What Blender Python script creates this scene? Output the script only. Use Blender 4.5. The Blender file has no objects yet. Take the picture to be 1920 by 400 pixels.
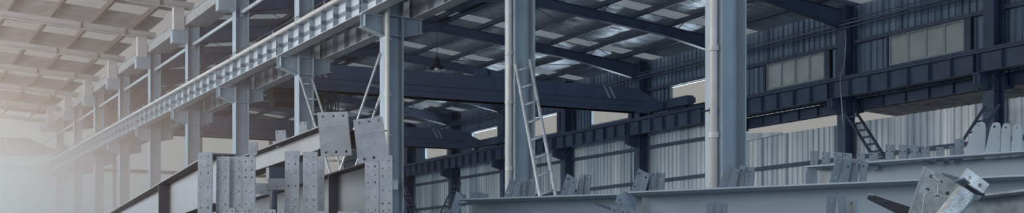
import bpy, math, random
from mathutils import Vector, Matrix, noise
from mathutils.geometry import tessellate_polygon
random.seed(7)
C = bpy.context.scene.collection
HC = 1.3                                   # lens height above the floor
TH = math.radians(26.943); CT, ST = math.cos(TH), math.sin(TH)
F, XC, YH = 2480.0, 960.0, 523.1           # focal length / principal point / horizon for a 1920 px wide frame
V = Vector
FWD = V((ST, CT, 0)); RGT = V((CT, -ST, 0)); UP = V((0, 0, 1)); EYE = V((0, 0, HC))

def ray(px, py): return FWD + RGT*((px-XC)/F) + UP*((YH-py)/F)
def at(px, py, z): return EYE + ray(px, py)*z
def on_plane(px, py, p, n):
    r = ray(px, py); return EYE + r*((p-EYE).dot(n)/r.dot(n))

# ------------------------------------------------------------------ materials
def mat(name, col, rough=.55, metal=0.0, var=.12, scale=3.0, streak=None, bump=0.0, bscale=20.0, spec=.4, dirt=None):
    m = bpy.data.materials.new(name); m.use_nodes = True
    nt = m.node_tree; N = nt.nodes; L = nt.links
    b = N['Principled BSDF']; b.inputs['Roughness'].default_value = rough; b.inputs['Metallic'].default_value = metal
    b.inputs['Specular IOR Level'].default_value = spec
    tc = N.new('ShaderNodeTexCoord'); mp = N.new('ShaderNodeMapping'); L.new(tc.outputs['Object'], mp.inputs['Vector'])
    if streak: mp.inputs['Scale'].default_value = streak
    nz = N.new('ShaderNodeTexNoise'); nz.inputs['Scale'].default_value = scale; nz.inputs['Detail'].default_value = 6
    nz.inputs['Roughness'].default_value = .65
    L.new(mp.outputs['Vector'], nz.inputs['Vector'])
    rp = N.new('ShaderNodeValToRGB'); e = rp.color_ramp.elements
    e[0].position = .3; e[1].position = .7
    lo = dirt if dirt else tuple(c*(1-2*var) for c in col)
    e[0].color = (*lo, 1); e[1].color = (*(min(1, c*(1+var)) for c in col), 1)
    L.new(nz.outputs['Fac'], rp.inputs['Fac']); L.new(rp.outputs['Color'], b.inputs['Base Color'])
    if bump:
        n2 = N.new('ShaderNodeTexNoise'); n2.inputs['Scale'].default_value = bscale; n2.inputs['Detail'].default_value = 3
        L.new(mp.outputs['Vector'], n2.inputs['Vector'])
        bp = N.new('ShaderNodeBump'); bp.inputs['Strength'].default_value = bump; bp.inputs['Distance'].default_value = .02
        L.new(n2.outputs['Fac'], bp.inputs['Height']); L.new(bp.outputs['Normal'], b.inputs['Normal'])
    return m
M = {}
M['column'] = mat('column_paint', (.30, .37, .43), .5, 0, .12, 2.0, (1, 1, .35), .15, 30)
M['girder'] = mat('girder_paint', (.42, .47, .52), .5, 0, .08, 2.0)
M['shadow_band'] = mat('girder_shadow_paint', (.12, .15, .19), .5, 0, .05)  # imitates the conduit pipe's shadow on the girder
M['dark'] = mat('shaded_steel_paint', (.058, .082, .14), .5, 0, .15, 1.5)  # column paint darkened, shade of the right bay put into the colour
M['crane'] = mat('crane_paint', (.085, .115, .19), .45, 0, .12, .8)
M['cranemark'] = mat('crane_stripe_paint', (.30, .35, .40), .5)
M['purlin'] = mat('purlin_dark', (.045, .06, .10), .5, 0, .2, 2)
M['purlin_light'] = mat('purlin_primer', (.12, .09, .085), .55, 0, .15, 2)
M['rafter_light'] = mat('pale_rafter_paint', (.46, .44, .44), .5, 0, .06, 1.5)
M['gutter'] = mat('gutter_zinc', (.36, .37, .39), .45, .2, .2, 6)
M['pipe'] = mat('pale_plastic_pipe', (.50, .50, .49), .4, 0, .06, 4)
M['zinc'] = mat('zinc_rod', (.5, .52, .54), .4, .5, .1)
M['ladder'] = mat('ladder_paint', (.48, .52, .55), .45, .1, .15, 6)
M['black'] = mat('black_iron', (.02, .024, .035), .5, 0, .2)
M['floor'] = mat('concrete', (.045, .045, .05), .8, 0, .12, .6)
M['ground'] = mat('yard_ground', (.16, .16, .16), .9, 0, .12, .2)
M['clad'] = mat('cladding_sheet', (.80, .82, .82), .42, .0, .15, 1.0, (1, 2.2, .08), dirt=(.20, .28, .38))
M['clad_shaded'] = mat('shaded_cladding_sheet', (.18, .25, .33), .45, .0, .25, 1.0, (1, 3.2, .12), dirt=(.05, .08, .15))  # wall sheet again, with the upper wall's shade put into its colour
M['girt'] = mat('girt_steel', (.07, .09, .14), .5, 0, .15)
M['frame'] = mat('window_frame', (.30, .36, .42), .4, .2, .06)
M['beam'] = mat('beam_primer', (.36, .43, .48), .42, 0, .05, 1.2, dirt=(.33, .405, .46))
M['beam_warm'] = mat('beam_primer_grey', (.10, .105, .125), .42, 0, .06, 1.2)
M['cleat'] = mat('cleat_steel', (.14, .18, .225), .45, .1, .1, 8)
M['plate'] = mat('mill_plate', (.40, .405, .425), .48, .15, .16, 7, bump=.1, bscale=60)
M['scuffed'] = mat('scuffed_plate', (.40, .45, .48), .48, .15, .30, 9, bump=.2, bscale=50)
M['lug'] = mat('lug_steel', (.29, .345, .39), .45, .1, .06, 4)
M['worn'] = mat('worn_bright_steel', (.60, .61, .60), .45, .2, .25, 14, bump=.25, bscale=60)
M['beam_scuffed'] = mat('scuffed_primer', (.36, .42, .47), .5, 0, .25, 6, dirt=(.16, .19, .22))
M['chalk'] = mat('chalk', (.75, .75, .74), .9, 0, .03)
M['glassbulb'] = mat('bulb_glass', (.6, .62, .62), .1)

def foil(name, col, k):
    m = mat(name, col, .36, .3, .05, .8)
    nt = m.node_tree; N = nt.nodes; L = nt.links; b = N['Principled BSDF']
    tc = N.new('ShaderNodeTexCoord'); mp = N.new('ShaderNodeMapping'); L.new(tc.outputs['Object'], mp.inputs['Vector'])
    mp.inputs['Scale'].default_value = (.55, 5.5, 1)
    nz = N.new('ShaderNodeTexNoise'); nz.inputs['Scale'].default_value = 1.6; nz.inputs['Detail'].default_value = 5; nz.inputs['Distortion'].default_value = .6
    L.new(mp.outputs['Vector'], nz.inputs['Vector'])
    bp = N.new('ShaderNodeBump'); bp.inputs['Strength'].default_value = k; bp.inputs['Distance'].default_value = .3
    L.new(nz.outputs['Fac'], bp.inputs['Height']); L.new(bp.outputs['Normal'], b.inputs['Normal'])
    return m
M['foil'] = foil('insulation_foil', (.54, .515, .52), 1.0)
M['foil_blue'] = foil('blue_insulation_foil', (.72, .80, .88), 1.0)

def sheer(name, col, tr=.9, bump=0):
    m = bpy.data.materials.new(name); m.use_nodes = True
    nt = m.node_tree; N = nt.nodes; L = nt.links; N.clear()
    o = N.new('ShaderNodeOutputMaterial'); t = N.new('ShaderNodeBsdfTranslucent'); g = N.new('ShaderNodeBsdfGlossy'); mx = N.new('ShaderNodeMixShader')
    nz = N.new('ShaderNodeTexNoise'); nz.inputs['Scale'].default_value = 2.2; nz.inputs['Detail'].default_value = 4
    rp = N.new('ShaderNodeValToRGB'); rp.color_ramp.elements[0].color = (*(c*.75 for c in col), 1); rp.color_ramp.elements[1].color = (*col, 1)
    tc = N.new('ShaderNodeTexCoord'); L.new(tc.outputs['Object'], nz.inputs['Vector']); L.new(nz.outputs['Fac'], rp.inputs['Fac'])
    L.new(rp.outputs['Color'], t.inputs['Color'])
    g.inputs['Roughness'].default_value = .35; g.inputs['Color'].default_value = (.8, .85, .9, 1); mx.inputs[0].default_value = 1-tr
    L.new(t.outputs[0], mx.inputs[1]); L.new(g.outputs[0], mx.inputs[2]); L.new(mx.outputs[0], o.inputs['Surface'])
    return m
M['skylight'] = sheer('skylight_sheet', (.97, .97, .96), .97)
M['skylight_blue'] = sheer('weathered_skylight_sheet', (.56, .66, .75), .95)
M['pane'] = sheer('frosted_pane', (.80, .86, .88), .95)

# ------------------------------------------------------------------ mesh builder
class MB:
    def __init__(s): s.v = []; s.f = []
    def add(s, vs, fs):
        k = len(s.v); s.v += [V(p) for p in vs]; s.f += [tuple(i+k for i in q) for q in fs]; return s
    def box(s, a, b):
        x0, y0, z0 = a; x1, y1, z1 = b
        return s.obox(V((x0, y0, z0)), V((x1-x0, 0, 0)), V((0, y1-y0, 0)), V((0, 0, z1-z0)))
    def obox(s, o, a, b, c):               # corner + three edge vectors
        if a.cross(b).dot(c) < 0: a, b = b, a
        vs = [o, o+a, o+a+b, o+b, o+c, o+a+c, o+a+b+c, o+b+c]
        return s.add(vs, [(3, 2, 1, 0), (4, 5, 6, 7), (0, 1, 5, 4), (1, 2, 6, 5), (2, 3, 7, 6), (3, 0, 4, 7)])
    def prism(s, poly, d, holes=()):       # planar outline (with hole loops) swept by d
        loops = [[V(p) for p in poly]] + [[V(p) for p in h] for h in holes]
        flat = [p for l in loops for p in l]; n = len(flat)
        nrm = sum(((loops[0][i]-loops[0][0]).cross(loops[0][i+1]-loops[0][0]) for i in range(1, len(loops[0])-1)), V())
        tris = tessellate_polygon(loops)
        fs = []
        for t in tris:
            a, b, c = (flat[i] for i in t)
            t = tuple(t)
            if (b-a).cross(c-a).dot(d) > 0: t = t[::-1]
            fs.append(t); fs.append(tuple(i+n for i in t[::-1]))
        k = 0
        out = nrm.dot(d) > 0
        for li, l in enumerate(loops):
            m = len(l)
            ln = sum(((l[i]-l[0]).cross(l[i+1]-l[0]) for i in range(1, m-1)), V())
            ccw = (ln.dot(d) > 0)
            if li: ccw = not ccw
            for i in range(m):
                j = (i+1) % m; q = (k+i, k+j, k+j+n, k+i+n)
                fs.append(q if ccw else q[::-1])
            k += m
        return s.add(flat+[p+d for p in flat], fs)
    def tube(s, pts, r, n=8, cap=True):
        pts = [V(p) for p in pts]; rings = []
        prev = None
        for i, p in enumerate(pts):
            t = (pts[min(i+1, len(pts)-1)]-pts[max(i-1, 0)]).normalized()
            a = prev if prev is not None else (V((0, 0, 1)) if abs(t.z) < .9 else V((1, 0, 0)))
            x = (a - t*a.dot(t)).normalized(); prev = x; y = t.cross(x)
            rr = r[i] if isinstance(r, (list, tuple)) else r
            rings.append([p + x*math.cos(2*math.pi*k/n)*rr + y*math.sin(2*math.pi*k/n)*rr for k in range(n)])
        vs = [p for g in rings for p in g]; fs = []
        for i in range(len(pts)-1):
            for k in range(n):
                fs.append((i*n+k, i*n+(k+1) % n, (i+1)*n+(k+1) % n, (i+1)*n+k))
        if cap: fs.append(tuple(range(n))[::-1]); fs.append(tuple((len(pts)-1)*n+k for k in range(n)))
        return s.add(vs, fs)
    def build(s, name, m, parent=None, bevel=0, smooth=False):
        root = V()
        p = parent
        while p is not None: root = root + p.location; p = p.parent
        me = bpy.data.meshes.new(name); 
        o0 = root
        if parent is None and s.v:          # origin at the middle of the thing's base
            xs = [q.x for q in s.v]; ys = [q.y for q in s.v]; zs = [q.z for q in s.v]
            o0 = V(((min(xs)+max(xs))/2, (min(ys)+max(ys))/2, min(zs)))
        me.from_pydata([tuple(q-o0) for q in s.v], [], s.f); me.update()
        me.materials.append(m)
        if smooth:
            for q in me.polygons: q.use_smooth = True
        o = bpy.data.objects.new(name, me); C.objects.link(o)
        if parent is None: o.location = o0
        else: o.parent = parent
        if bevel:
            b = o.modifiers.new('edge', 'BEVEL'); b.width = bevel; b.segments = 2; b.limit_method = 'ANGLE'
        return o

def tag(o, label=None, cat=None, group=None, kind=None):
    if label: o['label'] = label
    if cat: o['category'] = cat
    if group: o['group'] = group
    if kind: o['kind'] = kind
    return o
def thing(name, loc, label, cat, group=None):
    o = bpy.data.objects.new(name, None); C.objects.link(o); o.location = V(loc); o.empty_display_size = .2
    return tag(o, label, cat, group)
def struct(name, mb, m, smooth=False):
    return tag(mb.build(name, m, None, 0, smooth), kind='structure')
def copy_tree(o, parent=None):
    c = o.copy(); C.objects.link(c); c.parent = parent
    for ch in list(o.children): copy_tree(ch, c)
    return c
ORD = ['first', 'second', 'third', 'fourth', 'fifth', 'sixth', 'seventh', 'eighth', 'ninth', 'tenth', 'eleventh', 'twelfth', 'thirteenth']

def sn(n): return 20.28 + 6*n              # near face of the n-th frame
UA0, UA1, UW0, UW1 = 10.36, 10.76, 28.14, 28.54
H = lambda h: h + HC                        # height above the lens -> height above the floor
S_END = sn(10)

# ------------------------------------------------------------------ setting: floor, roofs, walls
struct('floor', MB().box((-9, -8, -.15), (29, 84, 0)), M['floor'])
struct('ground', MB().box((-160, -160, -.4), (220, 260, -.15)), M['ground'])

def rz(u):                                  # top of the right bay's rafters
    return H(8.45 + .108*(min(u, 39.2-u) - 10.76))
def lz(u): return H(9.29 + .064*(10.09-u)) if u > 1.5 else H(9.29 + .064*(10.09-3+u))
R_P = [12.0, 13.5, 15, 16.5, 18, 19.35, 19.85, 21.2, 22.7, 24.2, 25.7, 27.2]     # purlins, right bay
L_P = [9.8, 8.35, 6.9, 5.45, 4.0, 2.55, 1.1, -.4]

def roof_mesh(us, zf, s_ranges, sag, drop):
    mb = MB()
    for (s0, s1) in s_ranges:
        ns = max(2, int((s1-s0)/.11))
        cols = []
        for i in range(len(us)-1):
            k = 5
            for j in range(k + (1 if i == len(us)-2 else 0)):
                t = j/k; cols.append((us[i]*(1-t)+us[i+1]*t, math.sin(math.pi*t)))
        vs = []
        for a in range(ns+1):
            s = s0+(s1-s0)*a/ns; q = math.sin(math.pi*a/ns)**.5 if 0 < a < ns else 0
            for (u, w) in cols:
                r = noise.noise((u*.55, s*4.2+u*.35, drop)) + .6*noise.noise((u*1.3+9, s*9.0, 3.1))
                vs.append((u, s, zf(u)+drop - w*min(1, q*1.5)*(sag + .055*r)))
        n = len(cols)
        mb.add(vs, [(a*n+b, a*n+b+1, (a+1)*n+b+1, (a+1)*n+b) for a in range(ns) for b in range(n-1)])
    return mb
R_US = [10.95] + R_P + [28.66]
L_US = sorted([10.62] + L_P + [-3.4, -7.5])
sk_r = [(sn(n)+4.95, sn(n)+5.75) for n in range(-2, 10)]
sk_l = [(sn(n)+3.3, sn(n)+4.7) for n in range(-2, 10)]
def gaps(sk, a, b):
    out = []; p = a
    for (x, y) in sk: out.append((p, x)); p = y
    out.append((p, b)); return out
struct('ceiling_right', roof_mesh(R_US, rz, gaps(sk_r, 6, S_END+.5), .05, .2), M['foil_blue'], True)
struct('ceiling_left', roof_mesh(L_US, lz, gaps(sk_l, 6, S_END+.5), .06, .3), M['foil'], True)
for k, (a, b) in enumerate(sk_r[1:]):
    mb = MB()
    us = [11.0, 19.6, 28.6]
    mb.add([(u, s, rz(u)+.21) for s in (a-.02, b+.02) for u in us], [(0, 1, 4, 3), (1, 2, 5, 4)])
    struct('window_%d' % (20+k), mb, M['skylight_blue'])
for k, (a, b) in enumerate(sk_l[1:]):
    mb = MB()
    us = [-7.4, 1.5, 10.55]
    mb.add([(u, s, lz(u)+.31) for s in (a-.02, b+.02) for u in us], [(0, 1, 4, 3), (1, 2, 5, 4)])
    struct('window_%d' % (40+k), mb, M['skylight'])

def corrugated(u, s0, s1, z0, zt, holes=(), pitch=.27, dep=.055):
    """trapezoid-ribbed sheet along s; holes = (s0, s1, z0, z1)"""
    mb = MB(); s = s0; k = 0
    prof = [(0, 0), (.45, 0), (.55, 1), (.95, 1)]
    pts = []
    while s < s1:
        for (t, d) in prof:
            q = s+t*pitch
            if q < s1: pts.append((q, d*dep))
        s += pitch
    pts.append((s1, 0))
    for h in holes:
        pts += [(h[0], 0), (h[1], 0)]
    pts.sort()
    for (a, da), (b, db) in zip(pts, pts[1:]):
        if b-a < 1e-5: continue
        zt0 = zt(a) if callable(zt) else zt
        spans = [(z0, zt0)]
        m = (a+b)/2
        for h in holes:
            if h[0] < m < h[1]: spans = [(z0, h[2]), (h[3], zt0)]
        for (p, q) in spans:
            if q-p > .01: mb.add([(u+da, a, p), (u+db, b, p), (u+db, b, q), (u+da, a, q)], [(0, 1, 2, 3)])
    return mb
WIN = [(sn(n)+1.57, sn(n)+4.5, H(6.56), H(7.38)) for n in range(0, 9)]
EAVE = H(8.45)+.25
struct('wall_right', corrugated(28.66, sn(3)-.1, S_END, 0, H(5.75)), M['clad'])
struct('wall_right_low', corrugated(28.66, sn(-2), sn(3)-.1, 0, H(4.95)), M['clad'])
struct('wall_right_upper', corrugated(28.70, sn(-2), S_END, H(5.72), EAVE, WIN), M['clad_shaded'])

mb = MB(); mb.prism([(28.58, sn(3)-.2, H(4.86)), (28.58, sn(3)-.2, H(5.16)), (28.58, sn(3)-2.3, H(4.99)), (28.58, sn(3)-2.3, H(4.93))], V((.05, 0, 0))); struct('trim_1', mb, M['clad'])
# windows in the upper wall: frames everywhere, frosted panes in the two nearest
def window(n, glazed):
    a, b, z0, z1 = WIN[n]
    fr = MB(); t = .05; x0, x1 = 28.60, 28.70
    fr.box((x0, a-t, z0-t), (x1, b+t, z0)); fr.box((x0, a-t, z1), (x1, b+t, z1+t))
    fr.box((x0, a-t, z0), (x1, a, z1)); fr.box((x0, b, z0), (x1, b+t, z1))
    if glazed:
        for i in (1, 2, 3):
            s = a+(b-a)*i/4; fr.box((x0+.02, s-.035, z0), (x1-.02, s+.035, z1))
    o = struct('window_%d' % (n+1), fr, M['frame'])
    if glazed:
        for i in range(4):
            s0, s1 = a+(b-a)*i/4+.035, a+(b-a)*(i+1)/4-.035
            if i == 0: s0 -= .03
            if i == 3: s1 += .03
            p = MB().box((28.645, s0, z0), (28.655, s1, z1)).build('pane', M['pane'], o)
    jm = MB().box((28.56, a-.33, z0-.1), (28.64, a-.08, z1+.05)).box((28.56, b+.08, z0-.1), (28.64, b+.13, z1+.05))
    jm.build('window_post', M['girt'], o)
for n in range(0, 9): window(n, n in (1, 2) or n == 0)

# far gable: dark framing only, daylight behind it
g = MB()
for u in (1.5, 5.0, 14.5, 19.6, 24.0): g.box((u-.1, S_END+.1, 0), (u+.1, S_END+.3, lz(u) if u < 10 else rz(u)))
g.box((-7.5, S_END+.12, H(6.3)), (28.5, S_END+.28, H(6.5)))
struct('wall_far', g, M['rafter_light'])
# annex roof beyond the right wall
ax = MB()
for k in range(64):
    s = 18.0+k*.3
    ax.add([(28.9, s, H(6.35)), (28.9, s+.15, H(6.35)+.04), (36, s+.15, H(5.95)+.04), (36, s, H(5.95))], [(0, 1, 2, 3)])
    ax.add([(28.9, s+.15, H(6.35)+.04), (28.9, s+.3, H(6.35)), (36, s+.3, H(5.95)), (36, s+.15, H(5.95)+.04)], [(0, 1, 2, 3)])
struct('roof_annex', ax, M['clad'])

# ------------------------------------------------------------------ columns
ZB = H(5.62)                                # bracket top
def make_column(u0, u1, top, both=True, box=False):
    um = (u0+u1)/2
    root = bpy.data.objects.new('steel_column', None); C.objects.link(root); root.location = (0, 0, 0)
    m = M['column'] if box else M['dark']
    def W(a, b): return (a[0]-um, a[1], a[2]), (b[0]-um, b[1], b[2])
    sh = MB()
    for x in (u0, u1-.02): sh.box(*W((x, 0, 0), (x+.02, .38, top)))
    sh.box(*W((u0+.02, .18, .0), (u1-.02, .195, top)))
    sh.build('shaft', m, root, .003)
    MB().box(*W((u0-.1, -.08, 0), (u1+.1, .46, .03))).build('base_plate', m, root)
    st = MB()
    for z in (ZB-.015, ZB-.44):
        for (a, b) in ((.0, .18), (.195, .38)): st.box(*W((u0+.02, a, z), (u1-.02, b, z+.015)))
    st.build('stiffener', m, root)
    def bracket(sg):
        e = (um-u0)                          # half width
        mb = MB(); L = .52 if sg < 0 else .50
        x0 = sg*e; x1 = sg*(e+L)
        tip, roo = .26, .43
        if sg > 0: tip = .31
        mb.prism([(x0, .18, ZB-.02), (x1, .18, ZB-.02), (x1, .18, ZB-tip), (x0, .18, ZB-roo)], V((0, .015, 0)))
        mb.prism([(x0, .07, ZB-roo), (x1, .07, ZB-tip), (x1, .07, ZB-tip-.015), (x0, .07, ZB-roo-.015)], V((0, .24, 0)))
        a, b = sorted((x0, x1)); mb.box((a, .07, ZB-.02), (b, .31, ZB))
        xs = sg*(e+L-.08); br_ = mb.build('bracket', m, root)
        MB().box((min(xs, xs+sg*.015), .07, ZB-tip-.01), (max(xs, xs+sg*.015), .31, ZB-.02)).build('bracket_stiffener', m, br_)
    bracket(-1)
    if both: bracket(1)
    if box:                                  # roof stub on the left: corbel box and short post
        e = um-u0
        MB().box((-e-.5, .02, H(7.87)), (-e, .36, H(8.27))).box((-e-.52, 0, H(8.26)), (-e, .38, H(8.29))).build('corbel', m, root)
        MB().box((-e-.45, .03, H(8.29)), (-e-.1, .33, lz(9.9)-.25)).build('roof_post', M['rafter_light'], root)
    return root
colA = make_column(UA0, UA1, H(8.45), True, True)
A_LAB = {-2: 'grey steel H column outside the right edge', -1: 'broadest grey steel H column, in front of the four bright wall windows',
         0: 'grey steel H column with the long pale ladder leaning on it', 1: 'grey steel H column right behind the two big drilled plates, downpipe on it',
         2: 'grey steel H column with a short pale ladder against its lower shaft'}
for n in range(-1, 10):
    o = colA if n == -1 else copy_tree(colA)
    o.location = ((UA0+UA1)/2, sn(n), 0)
    lab = A_LAB.get(n, 'grey steel H column of the middle row, %s one beyond the short ladder' % ORD[n-3] if n > 2 else '')
    tag(o, lab, 'column', 'columns of the middle row')
colW = make_column(UW0, UW1, EAVE-.05, True, False)
for n in range(0, 10):
    o = colW if n == 0 else copy_tree(colW)
    o.location = ((UW0+UW1)/2, sn(n), 0)
    lab = {0: 'dark steel wall column nearest to the camera, past the last window', 1: 'dark steel wall column just right of the larger four pane window',
           2: 'dark steel wall column between the two four pane windows', 3: 'dark wall column hidden behind the broadest middle column'}.get(
           n, 'dark steel column on the ribbed wall, %s one beyond the broadest middle column' % ORD[n-4] if n > 3 else '')
    tag(o, lab, 'column', 'columns along the ribbed wall')

# ------------------------------------------------------------------ crane girders
def make_girder(m, zb, d, bf, nst, face, shadow_band=False, L=5.96):
    root = bpy.data.objects.new('crane_girder', None); C.objects.link(root)
    MB().box((-.007, 0, zb+.015), (.007, L, zb+d-.015)).build('web', m, root)
    MB().box((-bf/2, 0, zb+d-.015), (bf/2, L, zb+d)).build('top_flange', m, root)
    MB().box((-bf/2, 0, zb), (bf/2, L, zb+.015)).build('bottom_flange', m, root)
    for k in range(nst):
        s = .06+(L-.12)*k/(nst-1)
        st = MB()
        for sg in (-1, 1): st.box((min(sg*.007, sg*(bf/2-.015)), s-.006, zb+.015), (max(sg*.007, sg*(bf/2-.015)), s+.006, zb+d-.015))
        st.build('stiffener', M['column'] if m is M['girder'] else m, root)  # darker paint stands in for the shade on the stiffener faces
    if shadow_band:  # dark strips in place of the conduit's cast shadow
        MB().box((-.012, .07, zb+.21), (-.007, L-.07, zb+.31)).build('pipe_shadow_band', M['shadow_band'], root)
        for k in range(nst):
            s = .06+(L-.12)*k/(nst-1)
            MB().box((-bf/2+.016, s-.0085, zb+.22), (-.012, s-.006, zb+.32)).build('pipe_shadow_band', M['shadow_band'], root)
    for s in (.03, L-.03):
        for z in (.14, .26, .38):
            if z < d-.05: MB().tube([(-bf/2+.03, s-.035, zb+z), (-bf/2+.03, s+.035, zb+z)], .016, 6).build('splice_bolt', M['black'], root)
    return root
def girders(u, rng, m, zb, d, bf, nst, face, shadow_band, where, grp):
    p = make_girder(m, zb, d, bf, nst, face, shadow_band)
    for k, n in enumerate(rng):
        o = p if k == 0 else copy_tree(p)
        o.location = (u, sn(n)+.21, 0)
        tag(o, where % ORD[k], 'girder', grp)
girders(9.98, range(0, 10), M['girder'], ZB, .54, .30, 8, -1, True, 'pale shadow-banded crane girder left of the middle columns, %s span from the right', 'left crane girders of the middle row')
girders(11.14, range(0, 10), M['girder'], ZB, .54, .30, 8, -1, False, 'plain ribbed crane girder right of the middle columns, %s span from the right', 'right crane girders of the middle row')
girders(27.76, range(0, 10), M['dark'], ZB, .54, .30, 8, -1, False, 'dark ribbed crane girder along the wall, %s span from the right', 'crane girders along the wall')
girders(28.95, range(0, 3), M['dark'], H(5.36), .37, .2, 7, -1, False, 'low dark ribbed beam beyond the wall columns, %s span from the right', 'low beams beyond the wall')
def rail(u, lab):
    mb = MB(); z = ZB+.54
    prof = [(-.06, 0), (.06, 0), (.06, .02), (.012, .035), (.012, .08), (.035, .09), (.035, .13), (-.035, .13), (-.035, .09), (-.012, .08), (-.012, .035), (-.06, .02)]
    mb.prism([(u+x, sn(-1), z+y) for x, y in prof], V((0, S_END-sn(-1), 0)))
    tag(mb.build('crane_rail', M['dark']), lab, 'rail')
rail(11.14, 'steel crane rail on the plain girder right of the middle columns')
rail(27.76, 'dark steel crane rail on top of the wall girder')
rail(9.98, 'steel crane rail on the pale shadow-banded girder of the middle row')
# conductor pipe with hangers on the left girder
t = thing('conduit_pipe', (9.79, sn(0), ZB+.5), 'long pale round pipe clipped along the top of the shadow-banded crane girder', 'pipe')
MB().tube([(9.77, sn(0)+.2, ZB+.53), (9.77, S_END, ZB+.53)], .05, 10).build('tube', M['pipe'], t, 0, True)
MB().tube([(9.77, sn(0)+.2, ZB+.66), (9.77, S_END, ZB+.66)], .012, 6).build('wire', M['black'], t)
for n in range(0, 10):
    for k in range(3):
        s = sn(n)+.3+2*k
        MB().tube([(9.77, s-.03, ZB+.53), (9.77, s+.03, ZB+.53)], .062, 10).box((9.76, s-.01, ZB+.53), (9.78, s+.01, ZB+.67)).box((9.76, s-.01, ZB+.525), (9.86, s+.01, ZB+.545)).build('clamp', M['zinc'], t)

# ------------------------------------------------------------------ rafters, purlins, gutter
def make_rafter_right():
    root = bpy.data.objects.new('roof_rafter', None); C.objects.link(root)
    a, b = UA1+.0, UW0
    def bot(u):
        d = .34
        if u > 25.4: d = .34+(u-25.4)/(b-25.4)*.24
        if u < 13.5: d = .34+(13.5-u)/(13.5-a)*.2
        return rz(u)-d
    us = [a, 13.5, 19.6, 25.4, b]
    for name, lo, hi, w in (('web', lambda u: bot(u)+.015, lambda u: rz(u)-.015, .01), ('top_flange', lambda u: rz(u)-.015, rz, .2), ('bottom_flange', bot, lambda u: bot(u)+.015, .2)):
        mb = MB(); poly = [(u, -w/2, lo(u)) for u in us]+[(u, -w/2, hi(u)) for u in us[::-1]]
        mb.prism(poly, V((0, w, 0))); mb.build(name, M['dark'], root)
    for u in (19.6, 24.6, 14.6):
        MB().box((u-.012, -.09, bot(u)+.015), (u+.012, .09, rz(u)-.015)).build('splice_plate', M['dark'], root)
    MB().box((b-.03, -.1, bot(b)-.05), (b, .1, rz(b))).build('end_plate', M['dark'], root)
    for u in R_P[::2]:
        if abs(u-19.6) < .6: continue
        MB().tube([(u+.25, -.55, rz(u+.25)+.15), (u, -.05, bot(u)+.02)], .016, 6).build('flange_brace', M['black'], root)
    return root
rr = make_rafter_right()
for k, n in enumerate(range(2, 10)):
    o = rr if k == 0 else copy_tree(rr)
    o.location = (0, sn(n)+.19, 0)
    tag(o, 'dark sloping roof rafter over the right hand bay, %s one from the camera' % ORD[k], 'rafter', 'rafters of the right bay')
def make_rafter_left():
    root = bpy.data.objects.new('roof_rafter', None); C.objects.link(root)
    us = [-7.5, 1.5, 10.62]; D = .25
    for name, lo, hi, w in (('web', -D+.012, -.012, .01), ('top_flange', -.012, 0, .16), ('bottom_flange', -D, -D+.012, .16)):
        MB().prism([(u, -w/2, lz(u)+lo) for u in us]+[(u, -w/2, lz(u)+hi) for u in us[::-1]], V((0, w, 0))).build(name, M['rafter_light'], root)
    for u in (9.5, 7.9, 4.6):
        MB().box((u-.012, -.08, lz(u)-D), (u+.012, .08, lz(u))).build('splice_plate', M['purlin_light'], root)
    return root
rl = make_rafter_left()
for k, n in enumerate(range(4, 11)):
    o = rl if k == 0 else copy_tree(rl)
    o.location = (0, sn(n)+.18, 0)
    tag(o, 'pale sloping rafter under the bright left roof, %s one from the camera' % ORD[k], 'rafter', 'rafters of the left bay')
for k, u in enumerate(R_P):
    z = rz(u)
    mb = MB().box((u-.004, 8, z), (u+.004, S_END, z+.2)).box((u, 8, z+.193), (u+.08, S_END, z+.2)).box((u-.08, 8, z), (u, S_END, z+.007))
    mb.box((u-.08, 8, z), (u-.074, S_END, z+.025))
    tag(mb.build('purlin', M['purlin']), 'dark roof purlin running the length of the right bay, %s from the middle columns' % ORD[k], 'purlin', 'purlins of the right bay')
for k, u in enumerate(L_P):
    z = lz(u)
    mb = MB().box((u-.004, 8, z), (u+.004, S_END, z+.29)).box((u, 8, z+.28), (u+.1, S_END, z+.29)).box((u-.1, 8, z), (u, S_END, z+.008))
    tag(mb.build('purlin', M['purlin_light']), 'rusty purlin running the length of the left bay, %s from the middle columns' % ORD[k], 'purlin', 'purlins of the left bay')
gt = MB(); z0, z1 = H(8.46), H(8.78)
gt.prism([(10.28, 8, z1), (10.28, 8, z0), (11.0, 8, z0), (11.0, 8, z1), (10.985, 8, z1), (10.985, 8, z0+.015), (10.295, 8, z0+.015), (10.295, 8, z1)], V((0, S_END-8, 0)))
gt.box((10.24, 8, z1-.02), (10.28, S_END, z1))
tag(gt.build('valley_gutter', M['gutter']), 'long grey box gutter lying on top of the middle columns', 'gutter')
# flashing sheet from the left roof down to the gutter's far edge
for k, n in enumerate(range(2, 10)):
    t = thing('strut_pipe', (10.56, sn(n)+.38, H(7.85)), 'grey round strut pipe between the tops of middle columns, %s from the right' % ORD[k], 'strut', 'strut pipes of the middle row')
    MB().tube([(10.56, sn(n)+.25, H(7.85)), (10.56, sn(n+1)+.1, H(7.85))], .055, 10).build('tube', M['girder'], t, 0, True)
    MB().box((10.50, sn(n)+.2, H(7.72)), (10.62, sn(n)+.28, H(7.98))).box((10.50, sn(n+1)+.08, H(7.72)), (10.62, sn(n+1)+.18, H(7.98))).build('gusset', M['column'], t)

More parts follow.
